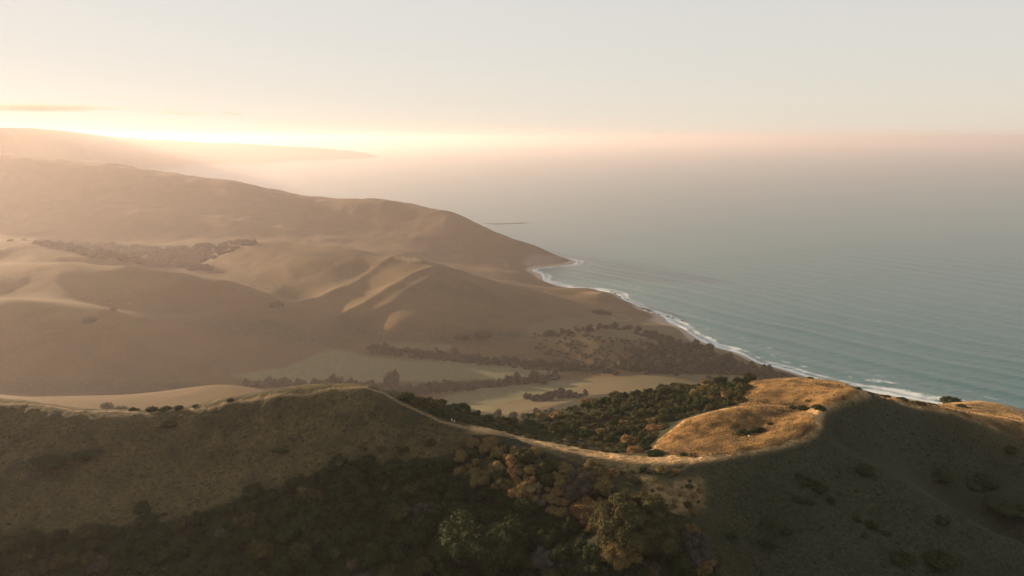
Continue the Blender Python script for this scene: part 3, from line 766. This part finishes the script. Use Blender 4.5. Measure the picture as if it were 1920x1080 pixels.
# ---- valley: lines of trees and the woods above the coast
VT = {}
def valley_mesh(seed, tall):
    a = crown_geo(seed, 12, 40, 0.12, flat=1.0 * tall, base=0.3, spread=0.6); b = trunk_geo(seed, 0.9, 0.06)
    me = mesh_from("valley_tree", np.concatenate([a[0], b[0]]), np.concatenate([a[1], b[1] + len(a[0])]), M_LEAF["valley"], False)
    me.materials.append(M_BARK); mi = np.zeros(len(a[1]) + len(b[1]), np.int32); mi[len(a[1]):] = 1
    me.polygons.foreach_set("material_index", mi); return me
VTREES = [valley_mesh(300 + s, 0.8 + 0.12 * s) for s in range(5)]
def valley_tree(u, v, pxr, label, group, name="valley_tree"):
    p = hit(u, v, 480)
    if not p: return
    rad = pxr * p[1] / 1400
    o = obj(name, vr.choice(VTREES)); o.location = (p[0], p[1], p[2] - 0.4); o.rotation_euler = (0, 0, vr.uniform(0, 6.28))
    o.scale = (rad * vr.uniform(0.85, 1.15), rad * vr.uniform(0.85, 1.15), rad * vr.uniform(0.7, 1.1)); tag(o, label, "tree", group)
def row(line, depth, n, r0, r1, label, group, seed):
    rr = random.Random(seed); L = [0]
    for a, b in zip(line[:-1], line[1:]): L.append(L[-1] + math.hypot(b[0] - a[0], b[1] - a[1]))
    for i in range(n):
        t = (i + rr.uniform(0.1, 0.9)) / n * L[-1]
        u = np.interp(t, L, [p[0] for p in line]); v = np.interp(t, L, [p[1] for p in line]) + rr.uniform(-depth, depth)
        valley_tree(u, v, rr.uniform(r0, r1), label, group)
row([(590,722),(640,722),(700,730),(760,736),(820,733),(880,728),(950,720),(1010,716),(1045,712)], 5, 62, 6, 12, "dark rounded tree in the lower tree line between the two green fields", "lower tree line of the valley", 1)
row([(690,655),(750,664),(800,668),(850,672),(900,678),(950,683),(1000,688),(1060,692),(1120,696),(1160,700)], 5, 66, 6, 10, "dark tree in the upper tree line along the far side of the green field", "upper tree line of the valley", 2)
row([(460,722),(510,722),(550,728),(580,726)], 5, 14, 7, 11, "dark bushy tree in the short line left of the lower tree line", "short tree line on the left of the valley", 3)
row([(985,752),(1030,748),(1070,746),(1100,742)], 4, 18, 6, 11, "dark bush in the small clump on the lower green field", "small clump on the lower field", 4)
row([(1020,630),(1060,628),(1090,622),(1140,615),(1180,618)], 3, 22, 5, 8, "dark bush along the crest behind the small grass dome", "bushes behind the small grass dome", 5)
row([(1190,622),(1240,642),(1290,655)], 5, 16, 5, 9, "dark bush on the seaward side of the small grass dome", "bushes on the seaward side of the dome", 6)
WOODS = [(1150,690),(1200,662),(1260,645),(1310,652),(1350,672),(1390,686),(1440,692),(1480,708),(1440,712),(1380,704),(1300,700),(1210,702)]
for u, v in scatter(WOODS, 75, lambda u, v: 14, 21):
    valley_tree(u, v, vr.uniform(8, 14) * (0.55 if u > 1395 else 1), "dark tree in the wood on the slope above the surf", "wood on the slope above the surf")
row([(1000,790),(1040,772),(960,786),(900,784)], 3, 8, 7, 12, "dark bush at the rim of the hollow beside the lower field", "bushes at the rim of the hollow", 7)
for u, v, r_, lab in [(736,726,21,"largest round tree at the left end of the lower tree line"), (1410,688,8,"spreading tree on the skyline of the coastal wood above the surf"),
        (1440,698,9,"smooth rounded dark tree at the seaward end of the coastal wood"), (1370,680,9,"thin ragged tree on the skyline of the coastal wood"),
        (1122,588,10,"dark bush alone on the pale coastal slope"), (1138,590,7,"lower dark bush beside the one on the coastal slope"),
        (518,575,12,"dark round bush clump on the bare grass shoulder"), (170,602,12,"dark bush in the fold below the second grass crest"), (212,582,7,"small bush on the crest of the grass hill"),
        (868,636,14,"broad dark bush at the foot of the middle hill"), (905,632,13,"dark bush trailing right from the foot of the middle hill"), (1068,648,6,"small dark bush on the left flank of the grass dome"),
        (1240,640,9,"tree above the top corner of the coastal wood"), (1360,712,7,"low dark bush in the pale field under the coastal wood"), (1330,709,6,"small dark bush in the pale field under the coastal wood"),
        (1268,704,5,"flat dark bush in the pale field under the coastal wood")]:
    if "bush" in lab:
        p = hit(u, v, 480)
        if p: plant_shrub(p, r_ * 1.25 * p[1] / 1400, "valley", lab, None, name="bush", cat="bush", squash=0.75, sink=0.3)
    else: valley_tree(u, v, r_, lab, None)
clump_field("valley_scrub", fill([(980,642),(1010,622),(1080,612),(1160,606),(1210,616),(1280,640),(1230,655),(1150,690),(1060,690),(1000,650),(1060,630),(1120,618),(1180,622),(1200,640),(1100,626),(1020,640)], 260, 1.5, 3.5, 31, 800, 1300), "valley", 32)
clump_field("woodland", fill(WOODS, 420, 2, 4.5, 33, 449, 1300), "valley", 34, leaves=20, core=0.95, smooth=True)
clump_field("hedge_undergrowth", fill([(590,724),(700,734),(770,740),(880,732),(1045,714),(1045,706),(900,718),(760,724),(640,716),(590,716)], 260, 1.8, 3.6, 35, 667, 1000)
    + fill([(690,650),(800,664),(900,672),(1060,686),(1160,694),(1160,702),(1000,694),(850,678),(740,670),(690,662)], 300, 1.8, 3.6, 36, 667, 1000), "valley", 37, leaves=20, core=0.95, smooth=True)
for i, (u, v, r_) in enumerate([(20,449,5),(45,448,4),(88,451,6),(110,450,5),(135,452,6),(160,455,5),(208,457,8),(235,461,5),(262,462,5),(290,463,6),(318,463,5),(345,462,5),(372,461,4),(398,458,5),(420,455,6),(432,453,7),(448,451,7),(462,450,6),(476,450,5),
        (150,464,6),(190,470,7),(230,474,6),(260,480,7),(300,478,6),(330,486,7),(365,484,6),(345,498,6),(385,500,6),(410,470,5),(280,470,6)]
    + [(a, b, vr.uniform(7, 11)) for a, b in scatter([(60,453),(200,461),(330,465),(485,452),(430,470),(377,491),(405,508),(300,498),(200,483),(115,465)], 110, lambda a, b: 9, 91)]):
    p = hit(u, v + 3, 1250)
    if p: plant_shrub(p, r_ * 1.2 * p[1] / 1400, "far", "hazy dark bush in the hollow between the far hill and the grass hills", "bushes in the hazy hollow", name="bush", cat="bush", squash=0.9, sink=0.5)


# ---- lone bushes on the open grass
for u, v, pxr, key, lab, sq in [
        (1618,884,20,"dark","dark oval bush on the crest of the right-hand spur",0.7), (1498,894,10,"dark","small dark bush highest of the scatter on the shaded right slope",0.8),
        (1512,908,16,"dark","dim low bush below the highest bush on the shaded right slope",0.7), (1534,920,17,"dark","rounded dark bush in the middle of the shaded right slope",0.8),
        (1558,942,11,"dark","small dark bush below the rounded one on the shaded right slope",0.8), (1515,942,10,"dark","small dark bush beside a dim patch on the shaded right slope",0.7),
        (1496,940,12,"dark","dim low bush on the left of the shaded right slope",0.6), (1604,977,11,"dark","dark bush halfway down the shaded right slope",0.8),
        (1632,985,15,"dark","wider dark bush halfway down the shaded right slope",0.7), (1660,1000,10,"dark","small dark bush trailing downhill on the shaded right slope",0.7),
        (1620,1008,9,"dark","dim low bush under the pair halfway down the right slope",0.7), (1440,1026,17,"dark","dark bush low on the open slope right of the grey tree",0.7),
        (1440,985,16,"dark","dim bush above the low dark bush",0.6), (1475,1000,14,"dark","dim bush right of the low dark bush",0.6),
        (1690,1052,24,"dark","large dark bush near the foot of the right slope",0.8), (1755,1052,30,"dark","largest dark bush beside the foot of the spur",0.7),
        (1765,980,16,"dark","dim dark bush on the near side of the spur",0.6), (1370,1005,12,"dark","faint low bush above the grey green tree",0.6),
        (1892,846,15,"dark","small dark bush alone on the far shaded hillside",0.7), (1780,752,20,"dark","low dome-shaped dark bush on the skyline against the surf",0.55),
        (1806,764,13,"dark","dark bush on the lit shoulder below the skyline bush",0.6), (1520,711,8,"dark","small dark bush standing on the skyline of the golden hill",0.7),
        (1608,730,10,"dark","dark bush beside the peak where the track ends",0.5), (1630,738,8,"dark","small dark bush right of the peak on the skyline",0.5),
        (1660,745,12,"brown","brown bush on the skyline between peak and beach",0.5), (1690,750,14,"dark","dark low bush on the skyline above the grey beach",0.4),
        (1720,757,14,"brown","brown low bush right along the skyline above the beach",0.5), (1745,758,12,"brown","russet low bush next to the skyline dome bush",0.5),
        (1395,814,16,"dark","dark bush in the crease of the golden knoll",0.6), (1420,808,17,"dark","larger dark bush in the crease of the golden knoll",0.6),
        (1444,797,8,"dark","small round bush above the crease of the golden knoll",0.8), (1380,818,11,"olive","olive bush at the lower end of the knoll crease",0.5),
        (1510,768,14,"dark","dark bush under the track where it climbs to the peak",0.5), (1535,766,14,"dark","wide dark bush tucked behind the climbing track",0.5),
        (1485,766,10,"dark","dark bush left of the pair under the climbing track",0.5), (1520,754,9,"brown","russet bush on the golden hill under the peak",0.5),
        (1284,855,12,"dark","dark bush at the track's inner edge below the knoll",0.5), (1300,854,10,"dark","second dark bush at the track's inner edge, touching its twin",0.5),
        (1225,853,22,"green","flat green bush hugging the inner edge of the track",0.35), (1180,849,24,"green","longer flat green bush left along the inner edge of the track",0.35),
        (1120,836,22,"olive","olive bush behind the track at its lowest bend",0.3), (985,810,24,"green","domed green bush just behind the track",0.3), (1020,818,22,"green","dark green domed bush behind the middle of the track",0.3),
        (200,766,12,"dark","largest dark bush behind the left part of the ridge",0.8), (226,768,12,"dark","dark bush next to the largest behind the left ridge",0.7), (250,769,10,"dark","small dark bush in the row behind the left ridge",0.7),
        (285,770,13,"dark","low dark bush in the middle of the row behind the left ridge",0.6), (312,769,12,"dark","dark bush near the end of the row behind the left ridge",0.7), (336,767,10,"dark","last dark bush of the row behind the left ridge",0.8),
        (432,752,8,"dark","lone small bush behind the rising left ridge",0.7), (368,762,7,"dark","tiny low bush right of the row behind the left ridge",0.5),
        (318,792,22,"olive","dim olive bush just under the left ridge crest",0.35), (268,958,17,"dark","conical dark bush alone on the shaded left slope",1.2), (275,975,24,"dark","wide dark bush under the conical one on the left slope",0.5),
        (335,986,26,"dark","low dark bush at the upper rim of the thicket",0.45), (170,1000,22,"dark","dark bush at the top edge of the left thicket",0.6), (308,965,8,"dark","tiny dark bush on the shaded left slope",0.7),
        (527,846,16,"dark","faint dark bush high on the shaded left slope",0.45), (716,845,14,"olive","dim bush left of the pair below the ridge hump",0.4), (757,845,17,"dark","dark bush below the right side of the ridge hump",0.5),
        (680,840,13,"olive","faint olive bush below the ridge hump",0.4), (805,832,18,"olive","dim olive bush between hump and sunlit bushes",0.4),
        (1240,884,15,"golden","olive bush on the bare slope under the lowest bend",0.8), (1268,886,10,"rust","russet bush right of the olive one under the bend",0.8), (1184,906,12,"olive","olive bush left on the bare slope under the bend",0.8),
        (1204,884,9,"dark","dark small bush between the olive bushes under the bend",0.8), (1298,962,11,"rust","russet bush at the right end of the sunlit slope patch",0.8), (1290,915,10,"olive","olive bush at the edge of the shaded slope",0.7),
        (1150,890,14,"rust","russet bush at the top of the bare slope under the track",0.6), (1830,905,46,"dark","broad dark brush filling the head of the shaded gully",0.3), (1760,890,34,"dark","dark brush on the left side of the shaded gully",0.3),
        (1890,960,50,"dark","darkest brush deep in the shaded gully",0.3), (100,862,42,"dark","broad dim patch of brush on the far left slope",0.16), (165,852,34,"dark","dim brush patch right of the one on the far left slope",0.16)]:
    p = hit(u, v)
    while u > 1500 and (p is None or p[1] > 300): v += 1; p = hit(u, v)
    if p: plant_shrub(p, pxr * p[1] * 1.1 / 1400, key, lab, None, name="bush", cat="bush", squash=sq, sink=0.12)

# ---- dry grass standing on the sunlit knolls
def grass_field(name, poly, n, seed, ymin, ymax, mat, h=(0.2, 0.45)):
    r = np.random.default_rng(seed); us = [p[0] for p in poly]; vs = [p[1] for p in poly]
    u = r.uniform(min(us), max(us), n * 3); v = r.uniform(min(vs), max(vs), n * 3); k = in_poly(u, v, poly)
    pts = []
    for a, b in zip(u[k][:n], v[k][:n]):
        p = hit(a, b)
        if p and ymin < p[1] < ymax: pts.append(p)
    P = np.array(pts); m = len(P)
    P = P + np.column_stack([r.normal(0, 0.3, m), r.normal(0, 0.45, m), np.zeros(m)])
    P[:, 2] = ground(P[:, 0], P[:, 1]) - 0.05
    V = []; B = 5
    for b in range(B):
        a = r.uniform(0, 6.28, m); lean = r.uniform(0.1, 0.6, m); hh = r.uniform(*h, m); w = r.uniform(0.07, 0.15, m)
        d = np.stack([np.cos(a), np.sin(a), np.zeros(m)], 1); e = np.stack([-np.sin(a), np.cos(a), np.zeros(m)], 1)
        q = P + d * r.uniform(0, 0.14, (m, 1))
        V.append(np.stack([q - e * w[:, None], q + e * w[:, None], q + d * (lean * hh)[:, None] + np.array([0, 0, 1.0]) * hh[:, None]], 1))
    V = np.stack(V, 1).reshape(-1, 3)
    return tag(obj(name, mesh_from(name, V, np.arange(len(V)).reshape(-1, 3), mat, False)), kind="stuff")
_g = Mat("standing_dry_grass"); _b = _g.n("ShaderNodeBsdfPrincipled", i_Roughness=0.8)
_c = _g.mix(_g.noise(0.4, 3, 0.6, _g.pos()), (0.26, 0.165, 0.068), (0.56, 0.38, 0.17)); _c = _g.mix(_g.math('MULTIPLY', _g.ramp(_g.noise(0.22, 5, 0.6, _g.pos()), 0.43, 0.6), 0.85), _c, (0.125, 0.085, 0.042)); _c = _g.mix(_g.math('MULTIPLY', _g.ramp(_g.noise(0.07, 3, 0.6, _g.pos()), 0.45, 0.65), 0.55), _c, (0.16, 0.115, 0.05))
_g.l(_c, _b.inputs["Base Color"])
_tr = _g.n("ShaderNodeBsdfTranslucent"); _g.l(_c, _tr.inputs["Color"]); _mx = _g.n("ShaderNodeMixShader"); _mx.inputs[0].default_value = 0.4
_g.l(_b.outputs[0], _mx.inputs[1]); _g.l(_tr.outputs[0], _mx.inputs[2]); _g.l(_mx.outputs[0], _g.out.inputs[0])
grass_field("dry_grass", [(1225,852),(1235,828),(1292,786),(1380,764),(1450,764),(1520,775),(1530,800),(1500,820),(1440,838),(1370,850),(1300,856)], 15000, 61, 128, 191, _g.m)
grass_field("dry_grass", [(1395,762),(1390,735),(1412,713),(1500,709),(1575,714),(1608,735),(1580,750),(1540,764),(1480,768)], 9000, 62, 149, 243, _g.m)
grass_field("dry_grass", [(1640,745),(1780,757),(1860,756),(1925,780),(1925,830),(1860,800),(1780,775)], 5000, 63, 155, 341, _g.m)

# tussocks that roughen the shaded slopes
clump_field("tussocks", fill([(1330,870),(1440,845),(1540,815),(1640,890),(1760,950),(1880,1020),(1850,1080),(1380,1080),(1330,1000)], 450, 0.12, 0.34, 71, 80, 190)
    + fill([(0,770),(400,770),(680,735),(860,810),(850,850),(620,865),(440,935),(200,990),(0,1020)], 600, 0.12, 0.34, 72, 80, 202)
    + fill([(1560,790),(1610,745),(1800,780),(1920,840),(1920,900),(1700,880)], 350, 0.12, 0.34, 73, 80, 218), "dark", 74, leaves=14, size=0.4)
clump_field("gully_scrub", fill([(1300,779),(1340,768),(1385,757),(1470,762),(1545,768),(1500,758),(1400,745),(1380,750),(1290,776)], 110, 0.22, 0.61, 75, 128, 266)
    + fill([(1380,818),(1400,808),(1450,797),(1440,808),(1400,820)], 60, 0.17, 0.5, 76, 128, 215), "olive", 77)

# ---- small things on the ground
def rough_rock(name, loc, size, label, group, mat, seed, cat="rock"):
    r = np.random.default_rng(seed); iv, it = ICO2
    q = iv.copy(); 
    for _ in range(5):
        d = r.normal(size=3); d /= np.linalg.norm(d); lim = r.uniform(0.55, 0.85); s = q @ d; q = q - np.maximum(s - lim, 0)[:, None] * d
    q = q * (1 + 0.05 * r.normal(size=(len(q), 1))) * np.array(size)
    o = obj(name, mesh_from(name, q, it, mat, False)); o.location = loc; return tag(o, label, cat, group)
def plain(name, a, b, scale=2.0):
    k = Mat(name); s = k.n("ShaderNodeBsdfPrincipled", i_Roughness=0.85); k.l(k.mix(k.noise(scale, 4, 0.6, k.pos()), a, b), s.inputs["Base Color"]); k.l(s.outputs[0], k.out.inputs[0]); return k.m
M_PALE, M_WET = plain("pale_stone", (0.55, 0.52, 0.5), (0.75, 0.72, 0.7)), plain("wet_dark_rock", (0.03, 0.027, 0.024), (0.09, 0.075, 0.062), 0.4)
p = hit(1404, 819.5)
rough_rock("boulder", (p[0], p[1] - 0.2, p[2] + 0.13), (0.23, 0.22, 0.26), "small white boulder at the foot of the bushes in the knoll crease", None, M_PALE, 3)
for i, (u, v, w) in enumerate([(1152,551,4.5),(1146,548,2.5),(1162,556,3),(1181,569,3),(1178,562,2),(1226,588,4),(1234,590,3),(1218,583,5),(1252,593,3.5),(1262,596,2.5),(1279,601,3),(1068,495,5),(1085,493,4),(1098,495,3.5)]):
    t = float(slope_of(v)); Y = 300 / t
    rough_rock("sea_rock", (float(side_of(u, v)) * Y, Y, 0.2), (w, w * 1.3, 0.9), "dark wet rock breaking the surf off the headland", "rocks in the surf off the headland", M_WET, 50 + i)
def low_bar(name, pix, w, h, mat, label, cat, seed):                # a long low bar of rock lying in the water
    P = np.array([(float(side_of(u, v)) * 300 / float(slope_of(v)), 300 / float(slope_of(v))) for u, v in pix]); t = np.linspace(0, len(P) - 1, 60)
    cx, cy_ = np.interp(t, range(len(P)), P[:, 0]), np.interp(t, range(len(P)), P[:, 1]); s = np.linspace(-1, 1, 9)
    taper = np.sin(np.linspace(0.12, math.pi - 0.02, 60)) ** 0.6; X = cx[None] + 0 * s[:, None]; Y = cy_[None] + s[:, None] * w * taper[None]
    Z = (1 - s[:, None] ** 2) * h * taper[None] * (0.8 + 0.5 * fbm(X, Y, w, 2, seed)) - 0.6
    tag(obj(name, mesh_from(name, np.stack([X, Y, Z], -1).reshape(-1, 3), grid_faces(9, 60), mat)), label, cat)
low_bar("reef", [(905,419),(930,420),(960,419),(1000,417.5)], 26, 3.0, M_WET, "long low dark reef lying off the tip of the far hill", "reef", 3)
low_bar("reef", [(1178,577),(1195,577),(1212,579),(1228,584)], 9, 2.2, M_WET, "flat grey reef shelf below the coastal slope", "reef", 4)

M_POST = plain("weathered_post_wood", (0.34, 0.28, 0.21), (0.5, 0.43, 0.33), 6.0)
def post(u, v, h, w, label):                                        # a short tapering post with a chamfered top and a rail notch
    p = hit(u, v); R_ = []
    for z, k in ((-0.3, 1.0), (h * 0.7, 0.94), (h * 0.72, 0.8), (h * 0.8, 0.8), (h * 0.82, 0.92), (h * 0.94, 0.9), (h, 0.55)):
        R_.append([(math.cos(a) * w * k, math.sin(a) * w * k, z) for a in [i * math.pi / 4 for i in range(8)]])
    V = [q for ring in R_ for q in ring] + [(0, 0, h)]; F = []
    for j in range(len(R_) - 1):
        for i in range(8):
            k = (i + 1) % 8; F += [(j * 8 + i, j * 8 + k, (j + 1) * 8 + k), (j * 8 + i, (j + 1) * 8 + k, (j + 1) * 8 + i)]
    n = len(R_) - 1; F += [(n * 8 + i, n * 8 + (i + 1) % 8, len(V) - 1) for i in range(8)]
    o = obj("marker_post", mesh_from("marker_post", V, F, M_POST, False)); o.location = p; tag(o, label, "post")
post(847, 789.5, 0.62, 0.13, "taller of two pale posts beside the ridge track below the hump")
post(852, 791.5, 0.42, 0.12, "shorter of two pale posts beside the ridge track below the hump")

# ---------------------------------------------------------------- thin clouds low on the left of the sky
def cloud(u, v, dist, half_w, half_h, dens, label, seed):
    c = Mat("thin_cloud"); tc = c.n("ShaderNodeTexCoord").outputs["Object"]
    ln = c.n("ShaderNodeVectorMath", operation='LENGTH'); c.l(tc, ln.inputs[0])
    mp = c.n("ShaderNodeMapping"); mp.inputs["Scale"].default_value = (3.0, 1.5, 0.9); mp.inputs["Location"].default_value = (seed, 0, 0); c.l(tc, mp.inputs["Vector"])
    nz = c.noise(1.6, 5, 0.6, mp.outputs[0], 0.6)
    d = c.math('SUBTRACT', c.math('ADD', c.math('SUBTRACT', 1.0, ln.outputs["Value"]), nz), 0.62)
    d = c.math('MULTIPLY', c.math('MAXIMUM', d, 0.0), dens)
    pv = c.n("ShaderNodeVolumePrincipled"); pv.inputs["Color"].default_value = (0.5, 0.4, 0.37, 1); pv.inputs["Anisotropy"].default_value = 0.2
    c.l(d, pv.inputs["Density"]); c.l(pv.outputs[0], c.out.inputs["Volume"])
    iv, it = ICO2
    o = obj("cloud", mesh_from("cloud", iv, it, c.m, True)); s = float(side_of(u, v))
    o.location = (s * dist, dist, CAM_H - float(slope_of(v)) * dist); o.scale = (half_w, 1500, half_h); tag(o, label, "cloud")
cloud(60, 202, 22000, 3300, 150, 1.6e-3, "long thin pinkish streak of cloud above the far headland", 1.0)
cloud(335, 212, 22000, 900, 60, 1.2e-3, "short faint wisp of cloud right of the long streak", 2.0)
cloud(433, 212, 22000, 260, 65, 1.6e-3, "small puff of cloud at the right end of the wisps", 3.0)

# ---------------------------------------------------------------- the air
def haze():
    x0, x1, y0, y1, z0, z1 = -52000.0, 52000.0, -400.0, 45000.0, -60.0, 352.0
    v = [(x0,y0,z0),(x1,y0,z0),(x1,y1,z0),(x0,y1,z0),(x0,y0,z1),(x1,y0,z1),(x1,y1,z1),(x0,y1,z1)]
    f = [(0,3,2,1),(4,5,6,7),(0,1,5,4),(1,2,6,5),(2,3,7,6),(3,0,4,7)]
    h = Mat("haze"); pv = h.n("ShaderNodeVolumePrincipled")
    pv.inputs["Color"].default_value = (0.64, 0.60, 0.64, 1)
    pv.inputs["Density"].default_value = 1.02e-4
    pv.inputs["Anisotropy"].default_value = 0.46
    h.l(pv.outputs[0], h.out.inputs["Volume"])
    tag(obj("haze", mesh_from("haze", v, f, h.m, smooth=False)), kind="stuff")
haze()
